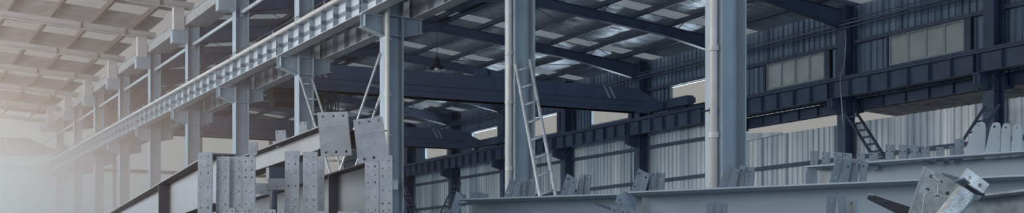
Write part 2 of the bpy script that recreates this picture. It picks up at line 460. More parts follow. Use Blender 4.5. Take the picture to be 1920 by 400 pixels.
# ------------------------------------------------------------------ wall girts and pipes
for k, (h, s0) in enumerate(((3.83, -1), (5.2, 3), (2.4, -1), (7.47, -1))):
    lab = ['dark girt rail across the lower ribbed wall, below the crane brackets', 'dark girt rail on the ribbed wall just under the crane girder',
           'lowest dark girt rail on the ribbed wall', 'dark girt rail along the heads of the wall windows'][k]
    mb = MB().box((28.50, sn(s0), H(h)-.06), (28.64, S_END, H(h)-.05)).box((28.50, sn(s0), H(h)+.05), (28.64, S_END, H(h)+.06)).box((28.50, sn(s0), H(h)-.05), (28.51, S_END, H(h)+.05))
    tag(mb.build('wall_girt', M['girt']), lab, 'girt', 'girts of the ribbed wall')
for k, (u, h, r, m) in enumerate(((28.02, 7.97, .035, 'crane'), (28.04, 7.86, .028, 'girt'), (27.98, 8.06, .02, 'girt'))):
    lab = ['thicker grey pipe of the three pipes running high along the wall columns', 'dark thin pipe just under the grey high wall pipe', 'thin dark cable run just above the grey high wall pipe'][k]
    mb = MB().tube([(u, sn(-1), H(h)), (u, S_END, H(h))], r, 8)
    tag(mb.build('wall_pipe', M[m], None, 0, True), lab, 'pipe')
lc = MB().tube([(28.05, sn(2)-.1, H(7.9)), (28.0, sn(2)-.2, H(7.4)), (28.0, sn(2)-.12, H(6.7)), (27.7, sn(2)-.3, H(6.3)), (27.55, sn(2)-.45, H(6.0)), (27.5, sn(2)-.6, H(5.2)), (27.5, sn(2)-.65, H(4.6))], .016, 6)
tag(lc.build('hanging_cable', M['zinc'], None, 0, True), 'pale cable hanging down beside the wall column between four pane windows', 'cable')

# ------------------------------------------------------------------ downpipes on the middle columns
for n, lab in ((1, 'pale downpipe on the column behind the two big drilled plates'), (0, 'pale downpipe on the column with the long ladder'), (-1, 'pale downpipe on the broadest middle column')):
    s = sn(n)+.1; u = 10.30
    if n == 1: s = sn(n)-.07; u = 10.36
    t = thing('downpipe', (u, s, 0), lab, 'pipe', 'downpipes of the middle row')
    MB().tube([(u, s, 0), (u, s, H(8.46))], .055 if n == 1 else .05, 12).build('tube', M['pipe'], t, 0, True)
    for z in (H(1.9), H(3.9), H(5.1), H(3.05)):
        MB().tube([(u, s, z-.035), (u, s, z+.035)], .068, 12).box((u-.01, s-.01, z-.02), (u+.10, s+.03, z+.02)).build('clamp', M['pipe'], t)

# ------------------------------------------------------------------ overhead cranes
def crane(s, u0, u1, lab, hoist_u=None, zlo=6.17, ztop=7.06):
    t = thing('overhead_crane', ((u0+u1)/2, s, H(zlo)), lab, 'crane')
    z0, z1 = H(zlo), H(ztop); w = .42; tp = 1.5
    mb = MB()
    zt = z0+.42
    poly = [(u0+.35, zt), (u0+tp, z1), (u1-tp, z1), (u1-.35, zt), (u1-.35, z0+.18), (u1-tp+.3, z0), (u0+tp-.3, z0), (u0+.35, z0+.18)]
    mb.prism([(x, s-w/2, z) for x, z in poly], V((0, w, 0)))
    mb.build('bridge_beam', M['crane'], t, .01)
    lip = MB().box((u0+tp, s-w/2-.09, z0+.40), (u1-tp+.4, s-w/2, z0+.42)).box((u0+tp, s-w/2-.12, z0), (u1-tp, s+w/2+.1, z0+.02)).box((u0+tp, s-w/2-.05, z0+.2), (u1-tp+.2, s-w/2, z0+.215))
    lip.build('ledge', M['crane'], t)
    for x in (u1-2.95, u0+2.6):
        k = MB()
        for d in (0, .22): k.prism([(x+d, s-w/2-.008, z1-.02), (x+d+.1, s-w/2-.008, z1-.02), (x+d+.34, s-w/2-.008, zt+.02), (x+d+.24, s-w/2-.008, zt+.02)], V((0, .006, 0)))
        k.build('painted_stripe', M['cranemark'], t)
    for u in (u0, u1):
        ec = MB().box((u-.15, s-1.5, H(6.38)), (u+.15, s+1.5, H(6.72))).box((u-.2, s-1.55, H(6.45)), (u+.2, s-1.5, H(6.65))).build('end_carriage', M['crane'], t, .01)
        for d in (-1.2, 1.2):
            MB().tube([(u-.06, s+d, H(6.29)+.15), (u+.06, s+d, H(6.29)+.15)], .15, 14).build('wheel', M['black'], ec)
    mb = MB()
    for x in (2.6, 5, 8.5, 12): mb.box((u0+x, s-w/2-.1, z1), (u0+x+.06, s-w/2, z1+.12))
    mb.build('cable_hook', M['crane'], t)
    if hoist_u:
        h = thing('hoist', (hoist_u, s, z0-.5), 'black electric hoist with drum and chains hanging under the ' + lab.split(' crane')[0].split('long ')[-1] + ' crane bridge', 'hoist')
        MB().tube([(hoist_u-.75, s, z0-.33), (hoist_u-.70, s, z0-.33), (hoist_u+.1, s, z0-.33)], [.2, .26, .26], 16).build('drum', M['black'], h)
        MB().box((hoist_u+.1, s-.3, z0-.62), (hoist_u+.55, s+.3, z0-.05)).box((hoist_u+.6, s-.18, z0-.5), (hoist_u+.95, s+.18, z0-.1)).build('gearbox', M['black'], h, .03)
        MB().box((hoist_u-.3, s-.05, z0-.1), (hoist_u+.5, s+.05, z0+.02)).build('trolley', M['black'], h)
        for d in (-.2, .15, .3): MB().tube([(hoist_u+d, s-.1, z0-.5), (hoist_u+d, s-.1, z0-2.6)], .012, 6).build('chain', M['black'], h)
        MB().box((hoist_u-.05, s-.14, z0-2.75), (hoist_u+.2, s-.04, z0-2.5)).build('hook_block', M['black'], h)
        c = thing('festoon_cable', (hoist_u+1.1, s-.3, z0-1), 'bundle of looped black festoon cables beside the nearest crane hoist', 'cable')
        for k in range(6):
            x = hoist_u+.85+k*.09
            MB().tube([(x+.13*math.sin(a), s-.3, z0+.01-.75*math.sin(a*.5+.0)**2*(1+.15*(k % 3))) for a in [i*2*math.pi/10 for i in range(11)]], .022, 6).build('cable_loop', M['black'], c)
crane(41.7, 11.14, 27.76, 'nearest long navy crane bridge spanning the right bay', 13.2)
crane(57.3, 11.14, 27.76, 'farther long navy crane bridge, above the small far ladders', None)
crane(70.5, -6.9, 9.98, 'hazy crane bridge spanning the left bay at the far end', None)

# ------------------------------------------------------------------ ladders
def ladder(p_bot, p_top, width, nr, lab, m='ladder', r=.022, over=0):
    pb, pt = V(p_bot), V(p_top); w = V(width)
    t = thing('ladder', pb, lab, 'ladder')
    for k in (0, 1): MB().tube([pb+w*k, pt+w*k], r, 8).build('rail', M[m], t, 0, True)
    for i in range(nr):
        q = pb.lerp(pt, (i+.6)/nr); MB().tube([q, q+w], r*.7, 6).build('rung', M[m], t, 0, True)
top = on_plane(967, 121, V((0, 20.22, 0)), V((0, 1, 0)))
mid = on_plane(1011, 360, V((0, 19.25, 0)), V((0, 1, 0)))
bot = mid + (mid-top)*(mid.z/(top.z-mid.z))
ladder(bot, top+(top-mid)*.0, (.27, -.01, .1), 16, 'long pale ladder leaning on the middle column with the rough weld edge', r=.03)
top = on_plane(563, 146, V((0, sn(2)-.05, 0)), V((0, 1, 0))); mid = on_plane(590, 232, V((0, sn(2)-.6, 0)), V((0, 1, 0)))
bot = mid + (mid-top)*(mid.z/(top.z-mid.z))
ladder(bot, top, (.31, 0, .0), 16, 'short pale ladder leaning on the column behind the dark hoist', r=.032)
top = on_plane(713, 100, V((0, sn(1)+.3, 0)), V((0, 1, 0))); mid = on_plane(672, 220, V((0, sn(1)+1.4, 0)), V((0, 1, 0)))
bot = mid + (mid-top)*(mid.z/(top.z-mid.z))
ladder(bot, top, (.42, 0.25, .0), 14, 'steep steel ladder rising behind the upper of the two big drilled plates', 'zinc', r=.03)
def wall_ladder(a, b, u, ds, lab, m='girt', wid=.4):
    top = on_plane(a[0], a[1], V((u, 0, 0)), V((1, 0, 0))); mid = on_plane(b[0], b[1], V((u-.25, 0, 0)), V((1, 0, 0)))
    bot = mid + (mid-top)*(mid.z/(top.z-mid.z))
    ladder(bot, top, (0, ds, 0), max(6, int((top-bot).length/.33)), lab, m, r=.045)
wall_ladder((1606, 212), (1658, 293), 27.5, .45, 'dark ladder leaning on the wall column between the four pane windows')
wall_ladder((1847, 200), (1806, 263), 27.6, -.5, 'dark ladder beside the rightmost wall column, above the rounded lugs')
wall_ladder((762, 350), (783, 400), 27.3, .8, 'small far ladder at the foot of the most distant wall column')
wall_ladder((851, 346), (826, 400), 27.3, -.8, 'small far ladder leaning towards the most distant wall column, right one of two')

# ------------------------------------------------------------------ pendant lamps and roof rods
def pendant(u, s, z, drop, lab):
    t = thing('pendant_lamp', (u, s, z-drop), lab, 'lamp')
    MB().tube([(u, s, z), (u, s, z-drop+.3)], .012, 6).build('cord', M['black'], t)
    sh = MB().tube([(u, s, z-drop+.42), (u, s, z-drop+.3), (u, s, z-drop+.18), (u, s, z-drop+.06), (u, s, z-drop)], [.05, .13, .10, .26, .27], 16, False).build('lamp_shade', M['black'], t, 0, True)
    MB().tube([(u, s, z-drop+.08), (u, s, z-drop-.05), (u, s, z-drop-.1)], [.07, .1, .04], 12).build('bulb', M['glassbulb'], sh, 0, True)
pendant(19.5, sn(4)+.15, H(9.05), 1.35, 'black pendant lamp with round bulb hanging left of the long ladder column')
pendant(23.9, sn(2)+.1, H(8.65), .22, 'pendant lamp high in the roof between the two broadest middle columns')
def rod(p, q, lab, m='zinc', r=.012):
    tag(MB().tube([p, q], r, 6).build('brace_rod', M[m]), lab, 'rod', 'roof brace rods')
rod((11.0, sn(3)+.5, H(8.25)), (18.0, sn(4)+5.5, H(8.9)), 'thin roof brace rod starting at the fifth middle column')
rod((11.0, sn(4)+.5, H(8.2)), (17.0, sn(5)+5.5, H(8.85)), 'thin roof brace rod starting at the sixth middle column')
rod((20.0, sn(3)+.5, H(9.3)), (26.5, sn(4)-.3, H(8.7)), 'thin dark roof brace rod left of the broadest middle column', 'black')
rod((21.5, sn(5)-.4, H(9.0)), (27.5, sn(4)+.5, H(8.4)), 'thin dark roof brace rod crossing under the purlins by the wall', 'black')

def junction_box(p, lab, w=.12, h=.2):
    t = thing('junction_box', p, lab, 'electrical box'); p = V(p)
    bx = MB().box((p.x-w/2, p.y-.06, p.z), (p.x+w/2, p.y, p.z+h)).build('box', M['girder'], t, .006)
    MB().box((p.x-w/2+.01, p.y-.07, p.z+.02), (p.x+w/2-.01, p.y-.06, p.z+h-.02)).build('lid', M['ladder'], bx, .004)
p = on_plane(738, 357, V((0, sn(1)+.0, 0)), V((0, 1, 0))); junction_box(p, 'small pale electrical box low on the column behind the two big plates', .16, .22)
p = on_plane(1342, 213, V((10.35, 0, 0)), V((1, 0, 0)))
t = thing('junction_box', p, 'small dark switch on the left face of the broadest middle column', 'electrical box')
MB().box((p.x-.06, p.y-.06, p.z), (p.x, p.y+.07, p.z+.08)).build('box', M['girt'], t, .005)
MB().tube([(p.x-.05, p.y+.05, p.z+.05), (p.x-.12, p.y+.12, p.z+.03)], .012, 6).build('lever', M['black'], t)
# ------------------------------------------------------------------ foreground steel
def flat(px, base, nrm, th, m, name, parent=None, holes=(), hr=.011, bevel=.0015):
    """steel plate whose outline is seen at px, lying in the plane (base, nrm), th thick away from the lens"""
    nrm = V(nrm).normalized()
    if nrm.dot(base-EYE) < 0: nrm = -nrm
    a = V((0, 0, 1)).cross(nrm).normalized(); b = nrm.cross(a)
    poly = [on_plane(x, y, base, nrm) for x, y in px]
    hs = []
    for h in holes:
        c = on_plane(h[0], h[1], base, nrm); r = h[2] if len(h) > 2 else hr
        hs.append([c + a*math.cos(k*math.pi/6)*r + b*math.sin(k*math.pi/6)*r for k in range(12)])
    mb = MB(); mb.prism(poly, nrm*th, hs)
    return mb.build(name, m, parent, 0)
def ibeam(p0, p1, name, lab, depth=.6, bf=.3, tf=.014, tw=.01, roll=0, m='beam', st=(), support=True, cat='beam', ends=True, fr=(.12, .85), hw=.25):
    """p0, p1: ends of the top flange's edge on the lens side"""
    p0, p1 = V(p0), V(p1); d = (p1-p0).normalized()
    n = V((d.y, -d.x, 0)).normalized()
    if n.dot(EYE-p0) < 0: n = -n
    up = d.cross(n); 
    if up.z < 0: up = -up
    R = Matrix.Rotation(math.radians(roll)*(1 if d.cross(n).dot(up) > 0 else -1), 3, d)
    if (R @ n).z < 0: R = R.inverted()       # the lens-side flange edge tips up
    n, up = R @ n, R @ up
    L = (p1-p0).length
    t = thing(name, (p0+p1)/2 - up*depth - n*bf/2, lab, cat)
    e = p0
    MB().obox(e-up*tf, d*L, -n*bf, up*tf).build('top_flange', M[m], t, .002)
    MB().obox(e-up*depth, d*L, -n*bf, up*tf).build('bottom_flange', M[m], t, .002)
    MB().obox(e-n*(bf/2+tw/2)-up*(depth-tf), d*L, n*tw, up*(depth-2*tf)).build('web', M[m], t)
    wd = MB()
    q = e-n*(bf/2-tw/2)-up*tf
    wd.tube([q, q+d*L], .006, 6).build('weld_seam', M[m], t)
    for x in st:
        for sg in (0, 1):
            o = e+d*x-up*(depth-tf)-n*(0 if sg == 0 else bf/2+tw/2)
            MB().obox(o-n*(bf/2-tw/2), n*(bf/2-tw/2), d*.01, up*(depth-2*tf)).build('stiffener', M[m], t)
    if support:
        zb = (p0-up*depth).z, (p1-up*depth).z
        for k, f in enumerate(fr):
            c = p0.lerp(p1, f)-n*bf/2-up*(depth+.001); hgt = c.z
            nn = V((d.y, -d.x, 0)).normalized(); dd = V((d.x, d.y, 0)).normalized()
            s = MB()
            tr = thing('trestle', (c.x, c.y, 0), 'steel trestle under the %s, %s one' % (' '.join(lab.split(',')[0].split()[:9]), ORD[k]), 'trestle')
            s.obox(c-nn*(hw+.05)-dd*.05-V((0, 0, .12)), nn*(2*hw+.1), dd*.1, V((0, 0, .1))).build('crossbar', M['girt'], tr)
            for sx in (-1, 1):
                for sy in (-1, 1):
                    MB().tube([c+nn*hw*sx-V((0, 0, .1)), V((c.x, c.y, .02))+nn*hw*1.3*sx+dd*hw*.8*sy], .03, 8).build('leg', M['girt'], tr)
    return t, d, n, up
HEAD = {}
def line(xa, ya, xb, yb, za, xd):
    """two ends of a level edge seen through (xa,ya)-(xb,yb); depth za at a"""
    a = at(xa, ya, za); h = a.z
    zb = za*(YH-ya)/(YH-yb); b = at(xb, yb, zb)
    return a, b
ZB2 = 9.0
# B2: right, nearer long beam
p1 = at(1400, 350, ZB2)
def lev(x, y): return at(x, y, ZB2*173.1/(YH-y))
b2a, b2b = lev(1176, 359.6), lev(1990, 324.6)
t2, d2, n2, u2 = ibeam(b2a, b2b, 'steel_beam', 'long blue grey I beam across the foreground, its end plate left of the clusters', .62, .46, .012, .01, 3, 'beam')
def lev1(x, y): return at(x, y, ZB2*1.02*173.1/(YH-y))
b1a, b1b = lev1(855, 372.6), lev1(1420, 349.0)
t1, d1, n1, u1 = ibeam(b1a-n2*.03, b1b-n2*.16, 'steel_beam', 'long blue grey I beam starting left of the long ladder foot', .62, .44, .012, .01, 3, 'beam')
# B3: upper long beam behind
ZB3 = 10.6
def lev3(x, y): return at(x, y, ZB3*222/(YH-y))
b3a, b3b = lev3(1508, 311.8), lev3(1990, 277)
t3, d3, n3, u3 = ibeam(b3a, b3b, 'steel_beam', 'upper blue grey I beam carrying a row of drilled cleats and rounded lugs', .42, .42, .012, .01, 3, 'beam')
# B4: lower right corner
b4a, b4b = at(1790, 370.6, 8.3), at(1985, 347, 8.3*152.5/176.1)
t4, d4, n4, u4 = ibeam(b4a, b4b, 'steel_beam', 'scuffed grey I beam in the lower right corner behind the gusset', .6, .3, .014, .012, 0, 'beam_scuffed')
# B5: beam below the picture whose cleats rise into it
b5a, b5b = at(940, 436, 7.9), at(1700, 412, 7.9*87/111)
t5, d5, n5, u5 = ibeam(b5a, b5b, 'steel_beam', 'low I beam in front, only its drilled cleats showing along the bottom edge', .5, .25, .012, .01, 0, 'beam')

# end gussets and end plates, cleat colour stands in for flange shade
flat([(1157, 367), (1175, 359.8), (1195, 373), (1190, 402), (1176, 430), (1148, 430)], b2a-n2*.02-d2*.0, d2*.75+n2*.65, .012, M['cleat'], 'end_plate', t2, [(1163, 376), (1160, 392)], .008)
flat([(1154, 377), (1170, 381), (1176, 386), (1200, 402), (1200, 406), (1170, 396), (1153, 382)], b2a+n2*.06, n2+u2*.4, .01, M['cleat'], 'end_angle', t2, [(1165, 384)], .006)
flat([(857, 359.5), (868, 371), (860, 402), (850, 430), (828, 430), (844, 398)], b1a-n1*.02, d1*.75+n1*.65, .012, M['cleat'], 'end_plate', t1, [(861, 384), (855, 404)], .008)
flat([(829, 391), (838, 390), (851, 399), (849, 404), (838, 402)], b1a+n1*.06, n1+u1*.5, .01, M['cleat'], 'end_angle', t1)
flat([(1511, 322), (1522, 312.5), (1532, 317), (1532, 341), (1532, 372), (1511, 372)], b3a+d3*.02+n3*.0-n3*.01, d3*.4+n3*.9, .012, M['cleat'], 'end_plate', t3, [(1516, 325), (1516, 335.5)], .006)
MB().tube([b3a+d3*.2-n3*.117-u3*.08, b3a+d3*.2-n3*.127-u3*.08], .016, 10).tube([b3a+d3*.2-n3*.117-u3*.13, b3a+d3*.2-n3*.127-u3*.13], .016, 10).build('bolt_hole', M['black'], t3)

# cleats: px outlines grouped by the beam that carries them
def cleats(root, base_fn, items, d, n, hr):
    for it in items:
        poly, hol = it[0], it[1]
        x = sum(p[0] for p in poly)/len(poly)
        k = it[2] if len(it) > 2 else .35
        flat(poly, base_fn(x), d*k+n, .012, M['cleat'], 'cleat', root, hol, hr)
def dn(x, y0, y1, xs):                      # helper outline: leaning cleat from (xs top corners) to its foot
    return None
b2f = lambda x: lev(x, 359.6-(x-1176)*.043)-n2*.15
b1f = lambda x: lev1(x, 372.6-(x-855)*.0418)-n1*.15
b3f = lambda x: lev3(x, 311.8-(x-1508)*.0722)-n3*.12
G1 = [
 ([(857.5, 360), (874, 367), (872, 376), (852, 376)], [(865, 369)]), ([(883, 359.5), (902, 362), (899, 376), (881, 376)], [(892, 367)]), ([(901, 361.5), (915, 364.5), (914, 376), (900, 376)], []),
 ([(957, 333.5), (967.5, 339.5), (957, 372), (944, 372)], [(960, 343), (952, 361)]),
 ([(970, 340), (977, 343), (969, 372), (958, 372)], [(971, 348)]),
 ([(978, 333), (989, 335), (985, 372), (974, 372)], [(985, 342), (980, 360)], -.2),
 ([(992, 336), (1002, 337), (999, 372), (987, 372)], [(995, 343)], -.2),
 ([(1063, 325.5), (1074, 332), (1063, 368), (1050, 368)], [(1065, 336), (1057, 355)]),
 ([(1072, 332), (1083, 337), (1075, 368), (1063, 368)], [(1077, 343)]),
 ([(1087, 326), (1096, 329), (1092, 367), (1080, 367)], [(1092, 336), (1086, 353)], -.2),
 ([(1098, 327), (1107.5, 328), (1104, 367), (1094, 367)], [(1102, 337)], -.2)]
cleats(t1, b1f, G1, d1, n1, .0075)
G2 = [
 ([(1197, 315.5), (1207, 321.5), (1197, 364), (1182, 364)], [(1198, 326), (1190, 350)]),
 ([(1206, 321), (1218.5, 326.5), (1209, 364), (1195, 364)], [(1211, 333)]),
 ([(1222, 320), (1232, 323), (1228, 363), (1215, 363)], [(1225, 328), (1222, 353)], -.2),
 ([(1234, 324), (1246, 324.5), (1243, 362), (1231, 362)], [(1240, 331)], -.2),
 ([(1364, 305.5), (1375, 313), (1361, 356), (1346, 356)], [(1366, 317), (1356, 342)]),
 ([(1376, 314), (1387, 319), (1377, 356), (1362, 356)], [(1381, 325)]),
 ([(1387, 311), (1398, 311), (1394, 355), (1381, 355)], [(1391, 320)], -.2),
 ([(1401, 313), (1414, 314), (1411, 354), (1399, 354)], [(1407, 323)], -.2),
 ([(1570, 289), (1583, 298), (1572, 346), (1554, 346)], [(1575, 303), (1566, 333)]),
 ([(1583, 298), (1597, 304), (1590, 346), (1574, 346)], [(1590, 313)]),
 ([(1597, 297), (1610, 299), (1605, 345), (1590, 345)], [(1602, 309)], -.2),
 ([(1613, 302), (1627, 304), (1622, 344), (1610, 344)], [(1619, 312)], -.2)]
cleats(t2, b2f, G2, d2, n2, .0075)
G3 = [([(1519, 283.5), (1526, 283.5), (1526, 316), (1519, 316)], [(1522.5, 288), (1522.5, 296)]), ([(1527, 283.5), (1533, 283.5), (1533, 316), (1527, 316)], [(1530, 288)])]
for (a, b, y) in ((1541, 1556, 284.5), (1563, 1579, 285.5), (1581, 1597, 287), (1606, 1621, 287), (1630, 1646, 286), (1660, 1676, 271), (1685, 1700, 271.5), (1707, 1722, 272.5), (1727, 1742, 274.5), (1755, 1770, 276), (1780, 1789, 274)):
    G3.append(([(a, y), (b, y+1), (b, y+32), (a, y+32)], [(a+3, y+4), (b-3, y+4.5), (a+3, y+13), (b-3, y+13.5)] if a > 1650 or a < 1560 else [(a+4, y+4)], .15))
G3.append(([(1790, 262), (1807, 258), (1806, 300), (1790, 300)], [(1803, 266), (1803, 276)], .3))
cleats(t3, b3f, G3, d3, n3, .0065)
# rounded lugs on the upper beam
for pts, hole in (([(1806, 291), (1827, 238), (1833, 230.5), (1841, 228), (1846, 231), (1848, 240), (1846, 296), (1806, 300)], (1836, 236)),
                  ([(1846, 288), (1857, 240), (1861, 231.5), (1868, 229), (1874, 231), (1876.5, 240), (1874, 296), (1846, 298)], (1864.5, 238)),
                  ([(1876, 284), (1878, 242), (1881, 233), (1887, 231), (1892, 232.5), (1895, 242), (1894, 294), (1876, 296)], (1885.5, 239.5)),
                  ([(1896, 282), (1899, 243), (1902, 234.5), (1908, 232.5), (1913, 234), (1916, 243), (1916, 292), (1896, 294)], (1907.5, 240.5))):
    flat(pts, b3f(pts[0][0])+n3*.04, d3*.25+n3, .022, M['lug'], 'lug', t3, [hole], .009)
# cleats of the low front beam
b5f = lambda x: at(x, 436-(x-940)*.0316, 7.9*87/(87+(x-940)*.0316))-n5*.12
G5 = [([(999, 395), (1012, 397), (1011, 440), (998, 440)], []), ([(1012, 397), (1026, 399), (1025, 440), (1012, 440)], []),
 ([(1146, 386.5), (1161, 388), (1160, 435), (1145, 435)], [(1152, 396)]), ([(1162, 389.5), (1175, 391), (1174, 435), (1162, 435)], [(1168, 398)]),
 ([(1325, 375), (1341, 378), (1339, 430), (1322, 430)], [(1331.5, 388)]), ([(1342, 379), (1357, 382), (1353, 430), (1341, 430)], [(1349, 391), (1355, 393)]), ([(1356, 381), (1363, 382), (1362, 430), (1355, 430)], []),
 ([(1551, 362), (1568, 367), (1563, 425), (1547, 425)], [(1558.5, 377)]), ([(1570, 367), (1586, 368), (1590, 425), (1572, 425)], [(1577, 379)]), ([(1588, 373), (1605, 371), (1606, 425), (1592, 425)], [(1597, 382)], -.4)]
cleats(t5, b5f, G5, d5, n5, .0065)

# slotted flat bars poking up behind the front beam
def bar(poly, z, nn, lab, slots):
    b = at(poly[0][0], poly[0][1], z)
    o = flat(poly, b, nn, .012, M['dark'], 'slotted_bar', None, (), .006)
    tag(o, lab, 'bar')
    for (x, y) in slots:
        pass
    return o
bar([(1109, 381.5), (1112, 379), (1152, 392), (1200, 410), (1200, 430), (1146, 396)], 8.4, FWD*.8+RGT*.5, 'dark slotted flat bar sticking out left of the end plate on the long beam', [])
o = flat([(1626, 372.5), (1629.5, 365), (1634, 364.5), (1712, 391), (1735, 400), (1735, 430), (1690, 404)], at(1630, 366, 7.9), FWD*.8+RGT*.4-UP*.4, .012, M['black'], 'slotted_bar', None,
         [(1640, 374, .004), (1643, 374.8, .004), (1660, 382.4, .004), (1663, 383, .004)])
tag(o, 'dark slotted angle bar pointing left from the big drilled gusset', 'bar')
flat([(1629, 364), (1712, 390), (1713, 393), (1628, 367)], at(1630, 365, 7.88), FWD*.6+UP*.5, .01, M['beam'], 'bar_edge', None)
bpy.data.objects['bar_edge'].parent = o; bpy.data.objects['bar_edge'].location = bpy.data.objects['bar_edge'].location - o.location

# big drilled gusset at right
zg = 7.6; ng = (FWD + RGT*.25).normalized()
gus = thing('gusset_plate', at(1740, 480, zg), 'large tilted drilled gusset plate with chalk marks, lower right', 'plate')
gb = at(1740, 360, zg)
hl = [(1746, 331), (1764.5, 341), (1739, 356), (1758, 367), (1776.5, 363)]
flat([(1735.5, 313.5), (1806, 347), (1763, 403), (1730, 440), (1697, 440)], gb, ng, .02, M['scuffed'], 'face_plate', gus, hl, .011)
flat([(1731.5, 312.8), (1735.3, 313.4), (1696.8, 440), (1690, 440)], gb-ng*.003, ng, .03, M['plate'], 'side_plate', gus)
flat([(1737, 322), (1800, 352), (1763, 403), (1730, 440), (1703, 440)], gb+ng*.05, ng, .015, M['scuffed'], 'hole_backing', gus)  # added unseen plate that keeps the bolt holes dark
def chalk(pts, base, nrm, parent, w=.0013):
    nrm = V(nrm).normalized()
    if nrm.dot(base-EYE) < 0: nrm = -nrm
    MB().tube([on_plane(x, y, base-nrm*.002, nrm) for x, y in pts], w, 5).build('chalk_mark', M['chalk'], parent)
chalk([(1739, 356), (1733, 366), (1731, 380), (1729, 400)], gb, ng, gus, .0028)
chalk([(1764, 342), (1759, 345), (1758, 355), (1758, 366)], gb, ng, gus, .0028)
chalk([(1747, 331), (1753, 333), (1757, 338), (1763, 340)], gb, ng, gus, .0028)
chalk([(1751, 367), (1755, 365), (1761, 366), (1764, 369)], gb, ng, gus, .0028); chalk([(1758, 368), (1757, 372), (1761, 373)], gb, ng, gus, .0028)
o = flat([(1764, 323.5), (1801, 334), (1815, 341), (1806, 349), (1775, 336)], gb+ng*.06, ng, .012, M['cleat'], 'drilled_plate', None, [(1779, 337)], .006)
tag(o, 'small dark drilled plate peeping out behind the large gusset', 'plate')
# angle bracket: drilled end plate on a worn channel
ab = at(1825, 345, 7.45); na = (FWD - RGT*.3).normalized()
br = thing('angle_bracket', at(1790, 480, 7.45), 'worn bright bracket with a two hole end plate, leaning against the gusset', 'bracket')
flat([(1815, 316), (1855, 346), (1843, 363), (1801, 336)], ab, na, .018, M['worn'], 'end_plate', br, [(1818.5, 334), (1837.5, 348.5)], .011)
flat([(1790, 341.5), (1808, 336.5), (1847, 366), (1846, 369), (1830, 366)], ab-na*.01, FWD*.4+UP*.9, .012, M['cleat'], 'cross_plate', br)
flat([(1806, 350), (1826, 364), (1824, 372), (1800, 402), (1775, 440), (1735, 440), (1764, 402)], ab+na*.03, na+UP*.1, .05, M['worn'], 'channel', br)
flat([(1827, 365), (1840, 371), (1834, 376), (1826, 376), (1805, 402), (1790, 430), (1785, 430), (1801, 402)], ab+na*.06, na, .02, M['cleat'], 'channel_side', br)

# ------------------------------------------------------------------ left foreground
def lvl(za, ya): return lambda x, y: at(x, y, za*(YH-ya)/(YH-y))
l2 = lvl(9.6, 240)
tl2, dl2, nl2, ul2 = ibeam(l2(598, 236.5), l2(300, 353), 'steel_beam', 'pale I beam running back under the two big drilled plates', .17, .15, .010, .008, 0, 'beam_warm', fr=(.2, .58), hw=.06)
l1 = lvl(8.6, 313)
tl1, dl1, nl1, ul1 = ibeam(l1(392, 287), l1(180, 414), 'steel_beam', 'hazy pale I beam at far left, running back past the drilled strips', .30, .16, .010, .008, 0, 'beam_warm', (2.6,))
l3 = lvl(10.4, 315)
tl3, dl3, nl3, ul3 = ibeam(l3(700, 299), l3(430, 385), 'steel_beam', 'deep grey I beam between the upright drilled strips', .40, .16, .012, .01, 0, 'beam_warm', (1.4,), fr=(.03, .93), hw=.08)
# cleats on the pale beam
for poly, hol in (([(516, 245.5), (535, 244.5), (537, 266), (518, 278)], [(520.5, 249), (531, 249)]), ([(560, 229), (574, 228.5), (576, 246), (562, 256)], [(563, 232), (571, 232)]),
                  ([(468, 266), (483, 266), (482, 290), (467, 297)], [(472, 271), (472, 281)])):
    flat(poly, l2(poly[0][0], 270)-nl2*.05, FWD+RGT*.2, .012, M['plate'], 'cleat', tl2, hol, .006)

def plate_thing(poly, z, nn, lab, holes, hr, th=.016, m='plate', marks=(), name='splice_plate', grp=None, back=True):
    b = at(sum(p[0] for p in poly)/len(poly), sum(p[1] for p in poly)/len(poly), z)
    bt = max(p[1] for p in poly)
    t = thing(name, at(sum(p[0] for p in poly)/len(poly), bt, z), lab, 'plate', grp)
    flat(poly, b, nn, th, M[m], 'plate_body', t, holes, hr)
    if back:  # plate added behind so the drilled holes read dark
        q = V(nn).normalized()*(th+.03); cx = sum(p[0] for p in poly)/len(poly); cy = sum(p[1] for p in poly)/len(poly)
        flat([(cx+(x-cx)*.9, cy+(y-cy)*.97) for x, y in poly], b+q, nn, th, M[m], 'hole_backing', t)
    for k in marks: chalk(k, b, nn, t)
    return t
# the two big plates hooked on the end of the pale beam
NB = (FWD + RGT*.12).normalized()
plate_thing([(594.5, 211), (651, 209.5), (659.5, 291.5), (602, 294.5)], 9.4, NB, 'large squarish drilled plate, left one of the hanging pair',
            [(605.5, 219), (625, 218), (643.5, 217.5), (611.5, 286.5), (630.5, 285.5), (649.5, 284.5)], .0095, .02, 'plate', [[(599, 237.5), (615, 237), (640, 235), (650, 234.5)]], 'drilled_plate')
plate_thing([(662, 225), (717, 218.8), (729.5, 300), (671.5, 307.5)], 9.2, (FWD - RGT*.05), 'large squarish drilled plate, tilted right one of the hanging pair',
            [(673.5, 230.5), (692, 228), (710, 226), (683, 299), (701, 296), (720, 294)], .0095, .02, 'plate', [[(672, 251), (690, 248), (705, 246), (722, 244.5)]], 'drilled_plate')
ibeam(at(612, 246, 9.62), at(704, 242, 9.3), 'beam_stub', 'short brown steel stub joining the two big drilled plates', .12, .12, .008, .008, 0, 'purlin_light', support=False)
